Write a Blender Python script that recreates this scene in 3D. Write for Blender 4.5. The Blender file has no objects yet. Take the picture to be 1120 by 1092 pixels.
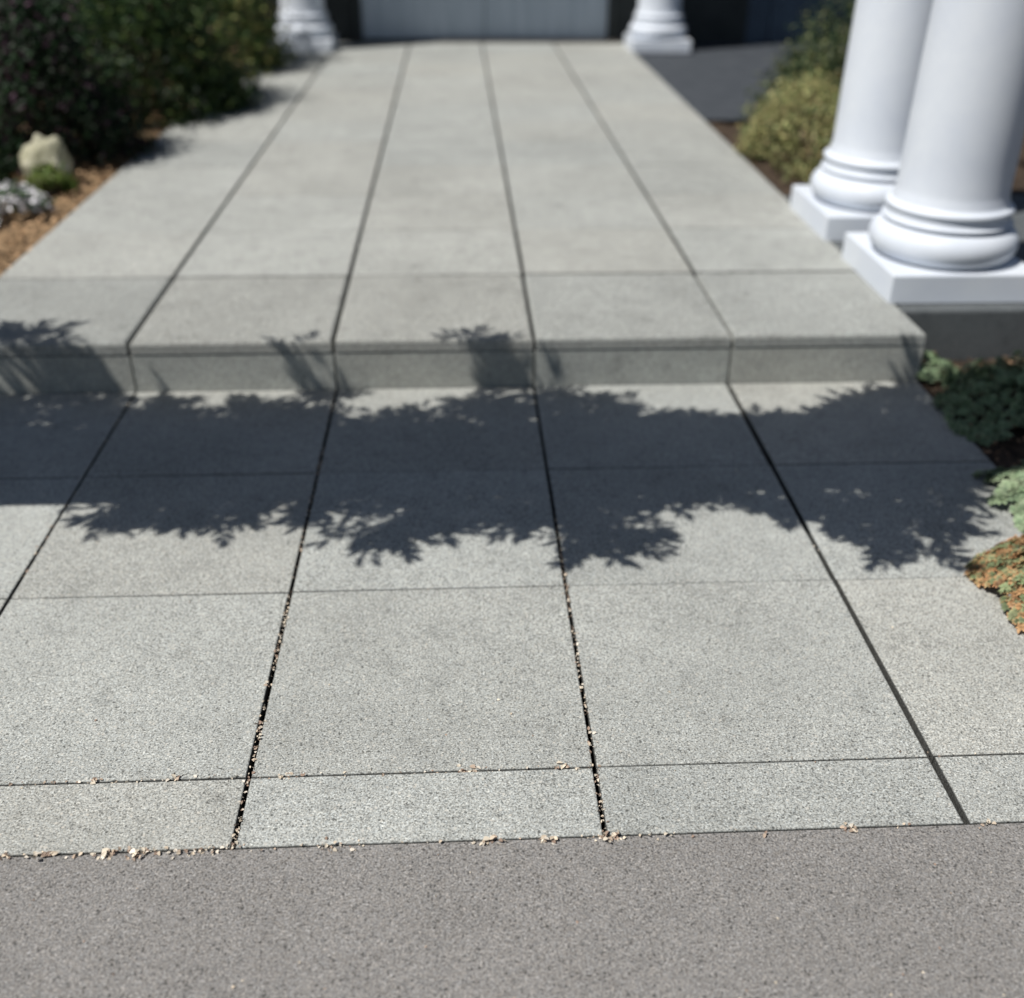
import bpy, bmesh, math, random
import numpy as np
from mathutils import Vector, Matrix
from mathutils import noise as mn
random.seed(7); rng=np.random.default_rng(7)
sc=bpy.context.scene
W=0.61; X0=0.2228; H=0.159
SUN=Vector((-0.47,-0.225,0.85)).normalized()
SX,SY=SUN.x/SUN.z,SUN.y/SUN.z

# ---------------------------------------------------------------- materials
def newmat(name,rough=0.85):
    m=bpy.data.materials.new(name); m.use_nodes=True
    nt=m.node_tree; b=nt.nodes['Principled BSDF']; b.inputs['Roughness'].default_value=rough
    b.inputs['Specular IOR Level'].default_value=0.25
    return m,nt,b
def N(nt,t,**k):
    n=nt.nodes.new(t)
    for a,v in k.items(): setattr(n,a,v)
    return n
def noise(nt,co,scale,detail=3,rough=.6,dist=0):
    n=N(nt,'ShaderNodeTexNoise'); n.inputs['Scale'].default_value=scale; n.inputs['Detail'].default_value=detail
    n.inputs['Roughness'].default_value=rough; n.inputs['Distortion'].default_value=dist
    nt.links.new(co,n.inputs['Vector']); return n.outputs['Fac']
def ramp(nt,fac,stops):
    r=N(nt,'ShaderNodeValToRGB'); e=r.color_ramp.elements
    while len(e)<len(stops): e.new(.5)
    for i,(p,c) in enumerate(stops):
        e[i].position=p; e[i].color=(c,c,c,1) if not hasattr(c,'__len__') else (*c,1)
    nt.links.new(fac,r.inputs['Fac']); return r.outputs['Color']
def mul(nt,a,b,fac=1,mode='MULTIPLY'):
    m=N(nt,'ShaderNodeMix',data_type='RGBA',blend_type=mode); m.inputs['Factor'].default_value=fac
    for s,v in ((m.inputs['A'],a),(m.inputs['B'],b)):
        if isinstance(v,tuple): s.default_value=(*v,1)
        else: nt.links.new(v,s)
    return m.outputs['Result']
def mixf(nt,f,a,b):
    m=N(nt,'ShaderNodeMix',data_type='RGBA'); nt.links.new(f,m.inputs['Factor'])
    for s,v in ((m.inputs['A'],a),(m.inputs['B'],b)):
        if isinstance(v,tuple): s.default_value=(*v,1)
        else: nt.links.new(v,s)
    return m.outputs['Result']
def bump(nt,b,h,strength,dist):
    n=N(nt,'ShaderNodeBump'); n.inputs['Strength'].default_value=strength; n.inputs['Distance'].default_value=dist
    nt.links.new(h,n.inputs['Height']); nt.links.new(n.outputs['Normal'],b.inputs['Normal'])
def fmul(nt,a,k):
    f=N(nt,'ShaderNodeMath',operation='MULTIPLY'); nt.links.new(a,f.inputs[0])
    if isinstance(k,(int,float)): f.inputs[1].default_value=k
    else: nt.links.new(k,f.inputs[1])
    return f.outputs[0]

def aggregate(name,base,scale=1.0,contrast=1.0,light=(.55,.52,.46),tone=True,stain=1.0,vs=400):
    m,nt,b=newmat(name,.9)
    co=N(nt,'ShaderNodeTexCoord').outputs['Object']
    big=ramp(nt,noise(nt,co,1.6,5,.7,.4),[(.3,1-.16*stain),(.7,1+.08*stain)])
    mn_=noise(nt,co,11,3,.75)
    mid=ramp(nt,mn_,[(.28,1-.22*stain),(.40,1-.05*stain),(.7,1+.05*stain)])
    fn=noise(nt,co,300*scale,1,.6)
    fine=ramp(nt,fn,[(.3,1-.6*contrast),(.5,1.0),(.72,1+.45*contrast)])
    v=N(nt,'ShaderNodeTexVoronoi'); v.inputs['Scale'].default_value=vs*scale; nt.links.new(co,v.inputs['Vector'])
    sep=N(nt,'ShaderNodeSeparateColor'); nt.links.new(v.outputs['Color'],sep.inputs['Color'])
    grain=ramp(nt,sep.outputs['Red'],[(0,1-.75*contrast),(.16,1-.15*contrast),(.8,1.05),(1,1+.5*contrast)])
    hue=mixf(nt,sep.outputs['Green'],(1.02,.99,.96),(.98,1.0,1.03))
    c=mul(nt,base,big); c=mul(nt,c,mid); c=mul(nt,c,fine); c=mul(nt,c,grain); c=mul(nt,c,hue)
    v2=N(nt,'ShaderNodeTexVoronoi'); v2.inputs['Scale'].default_value=105*scale; nt.links.new(co,v2.inputs['Vector'])
    s2=N(nt,'ShaderNodeSeparateColor'); nt.links.new(v2.outputs['Color'],s2.inputs['Color'])
    dm=N(nt,'ShaderNodeMapRange'); dm.inputs['From Min'].default_value=.34; dm.inputs['From Max'].default_value=.18
    nt.links.new(v2.outputs['Distance'],dm.inputs['Value'])
    pk=N(nt,'ShaderNodeMath',operation='GREATER_THAN'); nt.links.new(s2.outputs['Red'],pk.inputs[0]); pk.inputs[1].default_value=.87
    lk=N(nt,'ShaderNodeMath',operation='GREATER_THAN'); nt.links.new(s2.outputs['Blue'],lk.inputs[0]); lk.inputs[1].default_value=.95
    c=mixf(nt,fmul(nt,fmul(nt,dm.outputs[0],pk.outputs[0]),.95*contrast),c,tuple(x*.18 for x in base))
    c=mixf(nt,fmul(nt,fmul(nt,dm.outputs[0],lk.outputs[0]),.7),c,light)
    if tone:
        a=N(nt,'ShaderNodeAttribute',attribute_name='tone'); c=mul(nt,c,a.outputs['Color'])
    nt.links.new(c,b.inputs['Base Color'])
    bump(nt,b,fn,.4,.0015)
    return m
M_slab=aggregate('exposed_aggregate_concrete',(.385,.392,.366),contrast=.85)
M_riser=aggregate('riser_concrete',(.37,.38,.35),contrast=.6)
M_asph=aggregate('old_asphalt',(.236,.226,.214),1.0,.8,(.65,.61,.55),False,.6,340)

def simple(name,c1,c2,scale,rough=.9,bs=0,bd=.01,detail=4):
    m,nt,b=newmat(name,rough); co=N(nt,'ShaderNodeTexCoord').outputs['Object']
    n=noise(nt,co,scale,detail,.7)
    nt.links.new(ramp(nt,n,[(.32,c1),(.68,c2)]),b.inputs['Base Color'])
    if bs: bump(nt,b,n,bs,bd)
    return m
M_dirt=simple('joint_dirt',(.008,.007,.006),(.03,.024,.018),60)
M_soil=simple('garden_soil',(.02,.014,.010),(.09,.062,.042),25,bs=.8,bd=.02)
M_mulch=simple('bark_mulch',(.12,.075,.04),(.40,.27,.15),40,bs=1,bd=.02)
M_shade_paving=simple('shade_toned_paving',(.040,.046,.055),(.065,.072,.082),8)  # dark blue-grey: the porch shade is put into the paving colour
M_white=simple('white_paint',(.60,.64,.71),(.68,.715,.76),3,.45)
M_wall=simple('dark_wall',(.03,.035,.035),(.05,.055,.055),5,.7)
M_bluewall=simple('blue_grey_panel',(.05,.07,.10),(.08,.115,.155),4,.6)
M_roof=simple('roof_shingle',(.05,.045,.04),(.09,.08,.07),20)
M_wood=simple('weathered_wood',(.16,.12,.08),(.26,.2,.15),14)
M_rock=simple('garden_rock',(.26,.25,.15),(.55,.52,.40),14,bs=.8,bd=.03)
m,nt,b=newmat('door_paint',.45); M_door=m
co=N(nt,'ShaderNodeTexCoord').outputs['Object']; mp=N(nt,'ShaderNodeMapping'); mp.inputs['Scale'].default_value=(9,1,.6)
nt.links.new(co,mp.inputs['Vector']); nt.links.new(ramp(nt,noise(nt,mp.outputs[0],2,4),[(.3,(.36,.42,.48)),(.7,(.47,.53,.59))]),b.inputs['Base Color'])
m,nt,b=newmat('window_glass',.05); M_glass=m; b.inputs['Base Color'].default_value=(.02,.025,.03,1); b.inputs['Specular IOR Level'].default_value=.6

def leafmat(name,rough=.55,trans=.25):
    m,nt,b=newmat(name,rough)
    a=N(nt,'ShaderNodeAttribute',attribute_name='tone'); nt.links.new(a.outputs['Color'],b.inputs['Base Color'])
    tr=N(nt,'ShaderNodeBsdfTranslucent'); nt.links.new(a.outputs['Color'],tr.inputs['Color'])
    mx=N(nt,'ShaderNodeMixShader'); mx.inputs[0].default_value=trans
    nt.links.new(b.outputs[0],mx.inputs[1]); nt.links.new(tr.outputs[0],mx.inputs[2])
    nt.links.new(mx.outputs[0],nt.nodes['Material Output'].inputs['Surface'])
    return m
M_leaf=leafmat('foliage_leaf'); M_litter=leafmat('dry_litter',.9,.1)

# ---------------------------------------------------------------- mesh helpers
def link(o,parent=None):
    sc.collection.objects.link(o)
    if parent: o.parent=parent
    return o
def empty(name,loc=(0,0,0)):
    e=bpy.data.objects.new(name,None); e.location=loc; return link(e)
def mesh(name,V,F,mat,cols=None,parent=None,smooth=False):
    me=bpy.data.meshes.new(name); me.from_pydata([tuple(v) for v in V],[],F); me.materials.append(mat)
    if cols is not None:
        a=me.attributes.new('tone','FLOAT_COLOR','POINT')
        c=np.ones((len(V),4),dtype=np.float32); c[:,:3]=np.asarray(cols); a.data.foreach_set('color',c.ravel())
    if smooth: me.polygons.foreach_set('use_smooth',[True]*len(me.polygons))
    me.update(); return link(bpy.data.objects.new(name,me),parent)
class Geo:
    def __init__(s): s.V=[];s.F=[];s.C=[]
    def slab(s,x0,x1,y0,y1,z0,z1,bev=.003,col=(1,1,1),jit=0.0,dark_sides=False,front=True):
        b0=len(s.V); dz=[z1+random.uniform(-jit,jit) for _ in range(4)]
        P=[(x0,y0),(x1,y0),(x1,y1),(x0,y1)]; I=[(x0+bev,y0+bev),(x1-bev,y0+bev),(x1-bev,y1-bev),(x0+bev,y1-bev)]
        h=bev*.3; I2=[(x0+h,y0+h),(x1-h,y0+h),(x1-h,y1-h),(x0+h,y1-h)]
        for p in P: s.V.append((*p,z0))
        for p,z in zip(P,dz): s.V.append((*p,z-bev))
        for p,z in zip(I2,dz): s.V.append((*p,z-h))
        for p,z in zip(I,dz): s.V.append((*p,z))
        for l in range(3):
            for i in range(4):
                j=(i+1)%4; s.F.append((b0+l*4+i,b0+l*4+j,b0+l*4+4+j,b0+l*4+4+i))
        s.F.append((b0+12,b0+13,b0+14,b0+15)); s.F.append((b0+3,b0+2,b0+1,b0))
        k=(.08,.22,.7,1) if dark_sides else (1,1,1,1)  # optionally darkens the slab sides towards the bottom
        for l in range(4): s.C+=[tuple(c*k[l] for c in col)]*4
    def make(s,name,mat,parent=None): return mesh(name,s.V,s.F,mat,s.C,parent)
def box(name,x0,x1,y0,y1,z0,z1,mat,parent=None,bev=.006):
    g=Geo(); g.slab(x0,x1,y0,y1,z0,z1,bev); return g.make(name,mat,parent)

# ---------------------------------------------------------------- ground
def sheet(name,x0,x1,y0,y1,z,mat,n=1):
    return mesh(name,[(x0,y0,z),(x1,y0,z),(x1,y1,z),(x0,y1,z)],[(0,1,2,3)],mat)
sheet('ground',-300,300,-300,300,-.06,M_soil)
sheet('asphalt_driveway',-30,30,-30,1.204,-.003,M_asph)
sheet('joint_dirt',-2.25,1.44,1.204,2.999,-.035,M_dirt)

def tone(s=.05,b=1.0):
    v=b*(1+random.uniform(-s,s)); w=random.uniform(-.012,.012); return (v*(1+w),v,v*(1-w))
rows=[1.206,1.361,1.918,2.459,2.993]
cols=[X0+k*W for k in (-4,-3,-2,-1,0,1,2)]
g=Geo()
for i in range(6):
    for r in range(4):
        k=i-4
        hg={1:.0060,-1:.0042,0:.0038}
        xl=cols[i]+hg.get(k,.0034)*random.uniform(.8,1.15); xr=cols[i+1]-hg.get(k+1,.0034)*random.uniform(.8,1.15)
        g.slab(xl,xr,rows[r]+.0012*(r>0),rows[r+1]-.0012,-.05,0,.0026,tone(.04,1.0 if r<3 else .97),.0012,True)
g.make('lower_walkway',M_slab)

e=empty('raised_walkway')
rowsU=[2.992,3.6]+[3.6+.545*i for i in range(1,11)]; rowsU.append(9.72)
colsU=[X0+k*W for k in (-3,-2,-1,0,1,2)]
g=Geo()
for i in range(5):
    for r in range(len(rowsU)-1):
        bv=.010 if r==0 else .004
        t=tone(.03,.86 if r==0 else .99)
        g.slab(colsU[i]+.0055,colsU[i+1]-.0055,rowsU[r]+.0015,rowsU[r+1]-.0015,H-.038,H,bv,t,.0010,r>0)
g.make('paving_slabs',M_slab,e)
g=Geo()
for i in range(5):
    g.slab(colsU[i]+.003,colsU[i+1]-.003,2.9955,3.06,-.05,H-.042,.003,tone(.04,1.0))
g.slab(-1.6,1.43,3.062,9.70,-.05,H-.045,.002,(.08,.08,.08))
g.make('step_riser',M_riser,e)
g=Geo(); g.slab(1.446,2.6,3.2,4.65,-.05,H-.004,.008,(.30,.32,.36)); g.make('column_footing',M_riser,e)  # dark bluish tone paints the shade on the footing face

def bed(name,x0,x1,y0,y1,z,amp,mat,nx=60,ny=60):
    V=[];F=[]
    for j in range(ny+1):
        for i in range(nx+1):
            x=x0+(x1-x0)*i/nx; y=y0+(y1-y0)*j/ny
            V.append((x,y,z+amp*mn.noise(Vector((x*9,y*9,0)))+amp*.6*mn.noise(Vector((x*31,y*31,2)))))
    for j in range(ny):
        for i in range(nx):
            a=j*(nx+1)+i; F.append((a,a+1,a+nx+2,a+nx+1))
    return mesh(name,V,F,mat,smooth=True)
bed('mulch_bed',-6,-1.612,3.0,9.7,H-.02,.02,M_mulch,90,140)
bed('planting_bed',1.445,4.5,1.21,3.19,-.012,.018,M_soil,90,70)
bed('planting_bed',1.446,5,4.66,6.4,H-.03,.02,M_soil,60,60)
sheet('side_path',1.446,8,6.4,9.72,H-.012,M_shade_paving)

# ---------------------------------------------------------------- columns
def lathe(name,prof,mat,parent,seg=72):
    V=[];F=[]
    for r,z in prof:
        for i in range(seg):
            a=2*math.pi*i/seg; V.append((r*math.cos(a),r*math.sin(a),z))
    for k in range(len(prof)-1):
        for i in range(seg):
            j=(i+1)%seg; F.append((k*seg+i,k*seg+j,(k+1)*seg+j,(k+1)*seg+i))
    F.append(tuple(range((len(prof)-1)*seg,len(prof)*seg)))
    return mesh(name,V,F,mat,parent=parent,smooth=True)
def arc(rc,zc,r,a0,a1,n=12):
    return [(rc+r*math.cos(math.radians(a0+(a1-a0)*i/n)),zc+r*math.sin(math.radians(a0+(a1-a0)*i/n))) for i in range(n+1)]
def column(x,y,z,hgt,s=1.0):
    e=empty('column',(x,y,z))
    hw=.247*s
    box('plinth',-hw,hw,-hw,hw,0,.095*s,M_white,e,.005)
    p=[(.12*s,.095*s),(.19*s,.095*s)]+arc(.186*s,.153*s,.058*s,-88,88,16)
    p+=[(.204*s,.212*s),(.204*s,.222*s)]+arc(.216*s,.238*s,.015*s,-100,-180,6)+[(.200*s,.250*s)]
    p+=arc(.196*s,.264*s,.013*s,-85,85,8)+[(.190*s,.279*s),(.189*s,.29*s),(.184*s,.304*s),(.181*s,.325*s)]
    top=hgt-.22*s
    for i in range(1,21):
        t=i/20; p.append((.181*s-(.037*s)*t**1.3,.325*s+(top-.325*s)*t))
    p+=[(.157*s,top+.005),(.157*s,top+.025),(.144*s,top+.03),(.144*s,top+.08)]+arc(.147*s,top+.11,.035*s,-80,60,8)+[(.18*s,top+.155)]
    lathe('shaft_and_base',p,M_white,e)
    box('abacus',-.2*s,.2*s,-.2*s,.2*s,top+.157,hgt,M_white,e)
    return e
column(1.662,3.505,H,2.55); column(1.662,4.2,H,2.55)
column(-1.22,9.32,H,2.6,.96); column(1.66,9.32,H,2.6,.96)
e=empty('portico_roof')
box('entablature',1.42,1.93,3.0,4.7,H+2.555,H+2.80,M_white,e)

# ---------------------------------------------------------------- house
e=empty('house')
zt=3.5
box('wall_left',-7,-.86,9.74,9.95,-.05,zt,M_wall,e)
box('wall_right',1.37,2.5,9.74,9.95,-.05,zt,M_wall,e)
box('wall_over_door',-.857,1.367,9.74,9.95,2.42,zt,M_wall,e)
box('wall_side_panel',2.503,8,9.74,9.95,-.05,zt,M_bluewall,e)
for k in range(5): box('panel_batten_%d'%k,2.7+k*1.0,2.78+k*1.0,9.715,9.738,H,zt,M_bluewall,e)
box('door_frame_left',-.85,-.79,9.70,9.8,H,2.35,M_wall,e)
box('door_frame_right',1.30,1.36,9.70,9.8,H,2.35,M_wall,e)
box('door_frame_head',-.85,1.36,9.70,9.8,2.353,2.41,M_white,e)
for k,(a,b_) in enumerate(((-.785,.248),(.256,1.296))):
    box('door_leaf_%d'%k,a,b_,9.745,9.79,H+.02,2.345,M_door,e)
    for z0,z1 in ((.62,1.15),(1.3,2.2)): box('door_panel_%d'%k,a+.15,b_-.15,9.728,9.743,z0,z1,M_door,e)
box('threshold',-.9,1.4,9.66,9.74,H+.001,H+.022,M_roof,e)
for k,(a,b_) in enumerate(((-4.2,-2.8),(-6.4,-5.0))):
    box('window_frame_%d'%k,a,b_,9.70,9.738,1.0,2.3,M_white,e); box('window_%d'%k,a+.07,b_-.07,9.685,9.698,1.07,2.23,M_glass,e)
box('porch_roof',-2.0,8,9.0,9.737,H+2.62,H+2.85,M_white,e)
V=[(-7.4,8.8,3.5),(8.4,8.8,3.5),(8.4,16,3.5),(-7.4,16,3.5),(-5,12.4,5.2),(6,12.4,5.2)]
mesh('hip_roof',V,[(0,1,5,4),(1,2,5),(2,3,4,5),(3,0,4),(3,2,1,0)],M_roof,parent=e)
box('back_walls',-7,8,9.953,15.6,-.05,3.48,M_wall,e)

# ---------------------------------------------------------------- foliage
def leaves(name,P,Nrm,L,Wd,cols,parent=None,mat=None,updir=None,bend=.25):
    n=len(P); P=np.asarray(P,float); Nrm=np.asarray(Nrm,float); Nrm/=np.linalg.norm(Nrm,axis=1)[:,None]
    if updir is None: updir=rng.normal(size=(n,3))
    T=updir-(updir*Nrm).sum(1)[:,None]*Nrm; T/=np.linalg.norm(T,axis=1)[:,None]+1e-9
    B=np.cross(Nrm,T); L=np.broadcast_to(L,(n,))[:,None]; Wd=np.broadcast_to(Wd,(n,))[:,None]
    v0=P; v1=P+T*L*.35+B*Wd*.5+Nrm*Wd*bend; v2=P+T*L*.35-B*Wd*.5+Nrm*Wd*bend; v3=P+T*L*.75+B*Wd*.36+Nrm*Wd*bend*.5-Nrm*L*.05
    v4=P+T*L*.75-B*Wd*.36+Nrm*Wd*bend*.5-Nrm*L*.05; v5=P+T*L-Nrm*L*.15; vm=P+T*L*.5
    V=np.stack([v0,v1,v2,v3,v4,v5,vm],1).reshape(-1,3)
    base=np.arange(n)*7
    tri=[(0,6,1),(0,2,6),(1,6,3),(2,4,6),(3,6,5),(4,5,6)]
    F=np.concatenate([np.stack([base+a,base+b,base+c],1) for a,b,c in tri])
    me=bpy.data.meshes.new(name); me.vertices.add(len(V)); me.vertices.foreach_set('co',V.ravel().astype(np.float32))
    me.loops.add(len(F)*3); me.loops.foreach_set('vertex_index',F.ravel().astype(np.int32))
    me.polygons.add(len(F)); me.polygons.foreach_set('loop_start',np.arange(len(F),dtype=np.int32)*3)
    me.polygons.foreach_set('loop_total',np.full(len(F),3,dtype=np.int32))
    me.update(calc_edges=True); me.materials.append(mat or M_leaf)
    C=np.ones((n,7,4),dtype=np.float32); cols=np.asarray(cols)
    if cols.ndim==2: C[:,:,:3]=cols[:,None,:]
    else: C[:,:,:3]=cols
    a=me.attributes.new('tone','FLOAT_COLOR','POINT'); a.data.foreach_set('color',C.ravel())
    return link(bpy.data.objects.new(name,me),parent)
def shrub(name,loc,rad,n,L,pal,seed=1,flower=None,flat=1.0):
    r=np.random.default_rng(seed); e=empty(name,loc); rad=np.array(rad,float)
    nc=int(30+n/260)
    cd=r.normal(size=(nc,3)); cd[:,2]=np.abs(cd[:,2])*flat+.05*r.normal(size=nc); cd/=np.linalg.norm(cd,axis=1)[:,None]
    cr=r.uniform(.45,1.0,nc)**.6; cc=cd*cr[:,None]*rad
    cs=r.uniform(.16,.30,nc)*rad.mean()*1.15
    ctone=r.uniform(.55,1.35,nc)
    idx=r.integers(0,nc,n); d=r.normal(size=(n,3)); d/=np.linalg.norm(d,axis=1)[:,None]
    P=cc[idx]+d*(r.uniform(.35,1.05,n)*cs[idx])[:,None]
    P[:,2]=np.maximum(P[:,2],.01+.03*r.random(n))
    Nn=d*.8+r.normal(size=(n,3))*.6+np.array([0,0,.5])
    pal=np.array(pal); c=pal[r.integers(0,len(pal),n)]*(ctone[idx]*r.uniform(.7,1.3,n))[:,None]
    if flower is not None:
        k=r.random(n)<flower[1]; c[k]=np.array(flower[0])*r.uniform(.8,1.1,(k.sum(),1))
    leaves('leaves',P,Nn,L*r.uniform(.7,1.3,n),L*.45*r.uniform(.8,1.2,n),c,e,bend=.2)
    V=[];F=[]
    for k in range(0,nc,2):
        p0=np.array([0,0,0.])+r.normal(size=3)*rad*.08; p0[2]=-.02; p1=cc[k]; m=(p0+p1)/2+r.normal(size=3)*.04*rad
        b0=len(V)
        for p,w in ((p0,.012),(m,.008),(p1,.003)):
            for q in range(4): V.append((p[0]+w*math.cos(q*1.571),p[1]+w*math.sin(q*1.571),p[2]))
        for l in range(2):
            for q in range(4): F.append((b0+l*4+q,b0+l*4+(q+1)%4,b0+l*4+4+(q+1)%4,b0+l*4+4+q))
    mesh('stems',V,F,M_wood,parent=e)
    return e
dk=[(.014,.035,.013),(.022,.052,.018),(.012,.026,.012)]
md=[(.045,.085,.024),(.09,.13,.035),(.03,.06,.02)]
yl=[(.27,.28,.11),(.38,.37,.17),(.16,.20,.08),(.31,.25,.12)]
pu=[(.02,.04,.02),(.065,.03,.05),(.018,.03,.014)]
shrub('garden_shrub',(-2.06,5.55,H),(.46,.50,.8),15000,.035,pu+dk,seed=1)
shrub('garden_shrub',(-3.0,5.5,H),(.75,.7,1.1),14000,.035,dk+md[:2],seed=2)
shrub('garden_shrub',(-1.82,6.8,H),(.54,.80,1.0),15000,.04,md+md+dk,seed=3)
shrub('garden_shrub',(-1.80,8.4,H),(.50,.65,1.2),9000,.045,[(.20,.22,.07),(.28,.25,.09)]+md,seed=4)
shrub('garden_shrub',(-3.2,7.9,H),(.9,1.0,1.7),13000,.045,dk,seed=5)
shrub('garden_bush',(1.77,5.35,H-.02),(.29,.68,.36),10500,.024,yl,seed=6)
shrub('garden_bush',(2.15,5.95,H-.02),(.44,.68,.70),12000,.028,[(.12,.15,.06),(.10,.12,.06),(.17,.18,.08)]+dk,seed=7)
shrub('white_flower_plant',(-1.90,4.45,H-.01),(.20,.20,.12),1300,.036,[(.05,.10,.03),(.04,.07,.03)],seed=8,flower=((.95,.93,.95),.55))
shrub('small_green_plant',(-1.80,4.78,H-.01),(.11,.11,.11),1000,.03,[(.12,.19,.04),(.20,.24,.07)],seed=9)
shrub('small_green_plant',(-2.11,4.83,H-.01),(.15,.2,.2),1500,.03,dk+md[:1],seed=10)
bm=bmesh.new(); bmesh.ops.create_icosphere(bm,subdivisions=4,radius=1)
for v in bm.verts:
    d=1+.3*mn.noise(v.co*1.6)+.14*mn.noise(v.co*4); v.co=Vector((v.co.x*.11*d,v.co.y*.09*d,max(-.3,v.co.z)*.15*d))
me=bpy.data.meshes.new('garden_rock'); bm.to_mesh(me); bm.free(); me.materials.append(M_rock)
me.polygons.foreach_set('use_smooth',[True]*len(me.polygons)); o=link(bpy.data.objects.new('garden_rock',me)); o.location=(-1.84,4.94,H+.05)

def sedum(name,loc,rx,ry,hz,nros,L,pal,tip,seed,tipf=.6,wid=.5,lob=1.0):
    r=np.random.default_rng(seed); e=empty(name,loc)
    P=[];Nn=[];U=[];C=[];Ls=[]
    for k in range(nros):
        a=r.uniform(0,2*math.pi); q=math.sqrt(r.random()); wob=1+lob*(.22*math.sin(3*a+seed)+.12*math.sin(7*a+2*seed))
        q=q*wob; x=q*rx*math.cos(a); y=q*ry*math.sin(a)
        hump=.75+.5*mn.noise(Vector((x*14+seed,y*14,1)))
        z=hz*max(0,(1-min(1,q)**2.2))*r.uniform(.6,1.1)*hump+.008
        ax=np.array([x/rx*.9,y/ry*.9,1.0])+r.normal(size=3)*.35; ax/=np.linalg.norm(ax)
        t1=np.cross(ax,[1,0,.1]); t1/=np.linalg.norm(t1); t2=np.cross(ax,t1)
        bc=np.array(pal[r.integers(len(pal))])*r.uniform(.6,1.35); tp=np.array(tip)*r.uniform(.7,1.2) if r.random()<tipf else bc*1.3
        m=9; ls=L*r.uniform(.6,1.2)
        for j in range(m):
            th=j*2.4+r.uniform(-.2,.2); op=.35+.65*j/m
            dr=(t1*math.cos(th)+t2*math.sin(th))*op+ax*(1.15-op)
            nn=ax-dr*.2
            P.append(np.array([x,y,z])+ax*ls*.3*(1-j/m)); Nn.append(nn); U.append(dr); Ls.append(ls*r.uniform(.8,1.2))
            C.append([bc*.6,bc,bc,(bc+tp)/2,(bc+tp)/2,tp,bc])
    Ls=np.array(Ls)
    leaves('rosettes',P,Nn,Ls,Ls*wid,np.array(C),e,updir=np.array(U),bend=.25)
    return e
sedum('sedum_plant',(1.365,1.81,0),.23,.235,.15,2600,.0125,[(.22,.27,.14),(.28,.30,.16),(.40,.24,.12)],(.78,.40,.19),1,.55,lob=.35)
sedum('green_succulent',(1.57,2.24,0),.25,.15,.12,900,.018,[(.20,.28,.16),(.25,.32,.19)],(.42,.48,.32),2,.5)
sedum('green_succulent',(1.66,2.78,0),.24,.24,.14,1100,.016,[(.16,.23,.12),(.2,.28,.16)],(.38,.45,.28),3,.5)
sedum('green_succulent',(1.98,2.55,0),.25,.3,.12,900,.018,[(.08,.13,.07),(.12,.10,.08)],(.26,.26,.18),4,.5)
sedum('green_succulent',(1.50,3.05,0),.09,.09,.06,200,.014,[(.16,.23,.12),(.2,.28,.16)],(.38,.45,.28),6,.5)
n=2500; P=np.stack([rng.uniform(1.43,2.6,n),rng.uniform(1.5,3.15,n),rng.uniform(.0,.02,n)],1)
leaves('bark_chips',P,rng.normal(size=(n,3))*.4+[0,0,1],rng.uniform(.008,.028,n),rng.uniform(.005,.012,n),np.array([(.24,.15,.09)])*rng.uniform(.2,1.6,(n,1)),mat=M_litter)
n=6000; P=np.stack([rng.uniform(-2.9,-1.60,n),rng.uniform(3.1,6,n),H+rng.uniform(-.02,.012,n)],1)
leaves('mulch_chips',P,rng.normal(size=(n,3))*.4+[0,0,1],rng.uniform(.01,.035,n),rng.uniform(.008,.016,n),np.array([(.50,.33,.19)])*rng.uniform(.2,1.4,(n,1)),mat=M_litter)

# ---------------------------------------------------------------- litter in the joints
P=[];S=[]
def along(x0,y0,x1,y1,n,sp,s0=.002,s1=.0065,clump=True):
    cs=[random.random() for _ in range(max(3,n//7))]
    for _ in range(n):
        t=(random.choice(cs)+random.gauss(0,.02)) if (clump and random.random()<.6) else random.random()
        t=min(1,max(0,t)); P.append((x0+(x1-x0)*t+random.gauss(0,sp),y0+(y1-y0)*t+random.gauss(0,sp),random.uniform(-.003,.003))); S.append(random.uniform(s0,s1))
along(X0-W,1.21,X0-W,2.6,250,.003)
along(X0,1.21,X0,2.2,180,.0028)
along(X0-2*W,1.8,X0-2*W,2.9,60,.004)
along(X0-W,2.6,X0-W,2.98,14,.003)
along(-.8,1.361,X0,1.361,80,.004); along(-.35,1.361,-.28,1.361,26,.006)
for cx in (-.02,.0,.15,-.52,-.66): along(cx,1.364,cx+.014,1.364,8,.003,.005,.010,False)
along(-.85,1.202,-.36,1.202,100,.005,.003,.007); along(-.36,1.202,.3,1.202,60,.004); along(.3,1.202,.9,1.202,24,.004)
for cx in (-.70,-.60,-.55,.02,.12,.22,.62): along(cx,1.201,cx+.025,1.201,11,.004,.005,.010,False)
along(X0,1.361,.9,1.361,12,.004)
along(X0-.01,1.205,X0+.01,1.205,14,.006); along(-1.4,2.99,-.6,2.99,30,.005)
for _ in range(120): P.append((random.uniform(-1.3,1.3),random.uniform(1.22,2.95),.001)); S.append(random.uniform(.0012,.0045))
for _ in range(50): P.append((random.uniform(-.8,.9),random.uniform(.85,1.19),-.002)); S.append(random.uniform(.0015,.004))
n=len(P); S=np.array(S); pal=np.array([(.68,.57,.44),(.74,.65,.52),(.50,.39,.30),(.80,.72,.61),(.36,.26,.20)])
leaves('dry_petal_litter',P,rng.normal(size=(n,3))*.45+[0,0,1],S*1.4,S*.95,pal[rng.integers(0,5,n)]*rng.uniform(.7,1.1,(n,1)),mat=M_litter,bend=.3)

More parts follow.
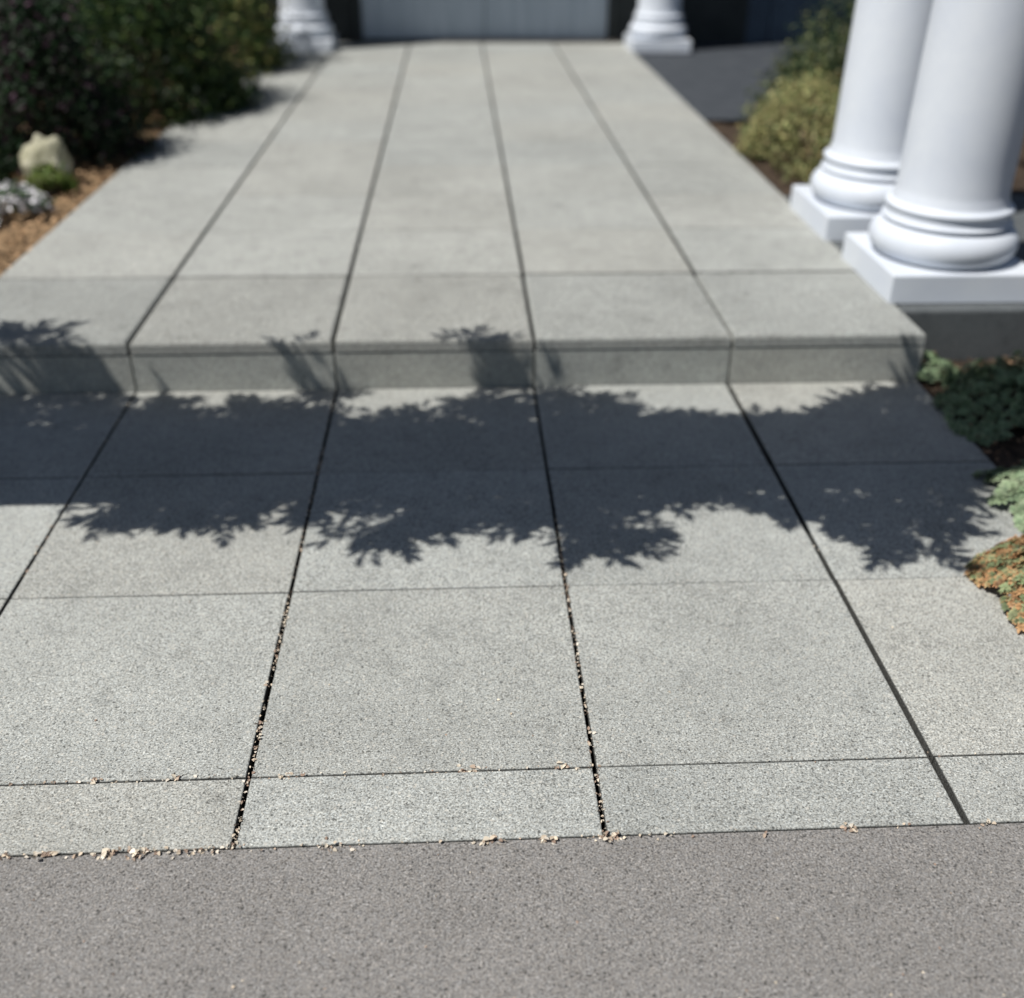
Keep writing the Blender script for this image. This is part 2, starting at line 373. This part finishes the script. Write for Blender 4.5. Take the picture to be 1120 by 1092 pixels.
# ---------------------------------------------------------------- vine-covered pergola beam (casts the band of shade)
e=empty('vine_pergola')
zb=1.98
yb0=2.318+SY*zb
box('beam',-4.2,3.2,yb0,yb0+.37,zb,zb+.04,M_wood,e)
box('post_left',-3.4,-3.28,yb0+.1,yb0+.22,-.05,zb-.002,M_wood,e)
box('post_right',3.0,3.12,yb0+.1,yb0+.22,-.05,zb-.002,M_wood,e)
topx=[-1.9,-1.5,-1.35,-1.27,-1.17,-1.08,-1.0,-.85,-.7,-.5,-.43,-.33,-.1,.03,.12,.22,.3,.5,.6,.75,.9,1.1,1.3,1.5,2]
topy=[3.14,3.18,3.06,3.26,3.20,3.05,3.04,2.97,3.02,2.92,3.12,2.90,2.85,2.97,3.15,3.06,2.92,2.95,2.84,2.78,2.80,2.83,2.98,3.03,3.0]
botx=[-1.9,-.95,-.88,-.7,-.6,-.5,-.4,-.3,-.2,-.1,.0,.07,.13,.2,.3,.4,.5,.7,.78,.9,1.0,1.1,1.2,1.3,2]
boty=[2.31,2.31,2.18,2.18,2.10,2.25,2.16,2.12,1.98,2.04,2.15,2.22,2.10,2.13,1.95,1.96,2.22,2.29,2.13,2.07,1.94,1.93,2.03,2.3,2.3]
P=[];U=[];L=[];TW=[]
def sprig(gx,gy,dx,dy,z,k=None,ls=1.0):
    base=np.array([gx+SX*z,gy+SY*z,z]); d=np.array([dx,dy,random.uniform(-.2,.2)]); d/=np.linalg.norm(d)
    k=k or random.randint(5,8); ln=random.uniform(.05,.095)*ls
    for j in range(k):
        t=(j+1)/k; side=1 if j%2 else -1; a=side*(1.25-.95*t)+random.uniform(-.2,.2)
        if j==k-1: a=0
        u=np.array([d[0]*math.cos(a)-d[1]*math.sin(a),d[0]*math.sin(a)+d[1]*math.cos(a),d[2]+random.uniform(-.2,.2)])
        P.append(base+d*ln*t); U.append(u); L.append(random.uniform(.032,.055)*ls)
    TW.append((base-d*.05,base+d*ln))
def ok(x,y,th): return mn.noise(Vector((x*8.5,y*9,3.3)))+.7*mn.noise(Vector((x*23,y*23,9)))>th
x=-2.0
while x<2.0:
    yt=np.interp(x,topx,topy); yb=np.interp(x,botx,boty)
    for s_ in (0,1):
        sprig(x+random.uniform(-.02,.02),2.655+random.uniform(-.02,.02),random.gauss(0,1),random.gauss(.3,.6),random.uniform(1.75,1.97))
    for _ in range(int((yt-.06-2.64)*40)+1):
        t=random.random(); y=2.66+(yt-.07-2.66)*t; gx=x+random.gauss(0,.015)
        if ok(gx,y,-.42+.46*t): sprig(gx,y,random.gauss(0,1),random.gauss(.35,.7),random.uniform(1.72,1.97))
    if yb<2.29:
        for _ in range(int((2.36-yb)*34)+1):
            t=random.random(); y=2.36-(2.36-yb-.065)*t; gx=x+random.gauss(0,.015)
            if ok(gx,y,-.42+.46*t): sprig(gx,y,random.gauss(0,1),-random.gauss(.35,.7),random.uniform(1.72,1.97))
    elif random.random()<.2: sprig(x,2.345,random.gauss(0,.6),-1,1.95,4,.7)
    x+=.02
n=len(P)
nn=rng.normal(size=(n,3))*.22+np.array(SUN)
leaves('vine_leaves',P,nn,np.array(L),np.array(L)*.33,np.array([(.05,.10,.03)])*rng.uniform(.6,1.4,(n,1)),e,updir=np.array(U),bend=.1)
V=[];F=[]
for a,b_ in TW:
    d=b_-a; s=np.cross(d,[0,0,1.]); s=s/np.linalg.norm(s)*.0012; b0=len(V)
    for p in (a,b_): V+= [p+s,p-s,p+np.array([0,0,.002])]
    F+=[(b0,b0+1,b0+4,b0+3),(b0+1,b0+2,b0+5,b0+4),(b0+2,b0,b0+3,b0+5)]
mesh('vine_twigs',V,F,M_wood,parent=e)

# ---------------------------------------------------------------- light, sky, camera
el=math.asin(SUN.z); az=math.atan2(SUN.x,SUN.y)
w=bpy.data.worlds.new('World'); sc.world=w; w.use_nodes=True
s=w.node_tree.nodes.new('ShaderNodeTexSky'); s.sky_type='NISHITA'; s.sun_disc=False; s.sun_elevation=el; s.sun_rotation=az
bg=w.node_tree.nodes['Background']; bg.inputs[1].default_value=.05; w.node_tree.links.new(s.outputs[0],bg.inputs[0])
ld=bpy.data.lights.new('sun','SUN'); ld.energy=5.0; ld.angle=math.radians(.4); ld.color=(1,.975,.93)
lo=link(bpy.data.objects.new('sun',ld)); lo.rotation_euler=SUN.to_track_quat('Z','Y').to_euler()
pt,yw,rl,h=.5328,.0526,.0076,1.3604
cp,sp=math.cos(pt),math.sin(pt); cy,sy=math.cos(yw),math.sin(yw)
fw=Vector((sy*cp,cy*cp,-sp)); rt=Vector((cy,-sy,0)); up=rt.cross(fw)
r2=rt*math.cos(rl)+up*math.sin(rl); u2=-rt*math.sin(rl)+up*math.cos(rl)
cd=bpy.data.cameras.new('camera'); cam=link(bpy.data.objects.new('camera',cd))
M=Matrix((r2,u2,-fw)).transposed().to_4x4(); M.translation=(0,0,h); cam.matrix_world=M
cd.sensor_width=36; cd.lens=36*1150/1120; cd.clip_end=1000; cd.clip_start=.05
cd.dof.use_dof=True; cd.dof.focus_distance=1.86; cd.dof.aperture_fstop=cd.lens/1000/.024
sc.camera=cam
sc.view_settings.view_transform='Standard'; sc.view_settings.look='None'; sc.view_settings.exposure=0
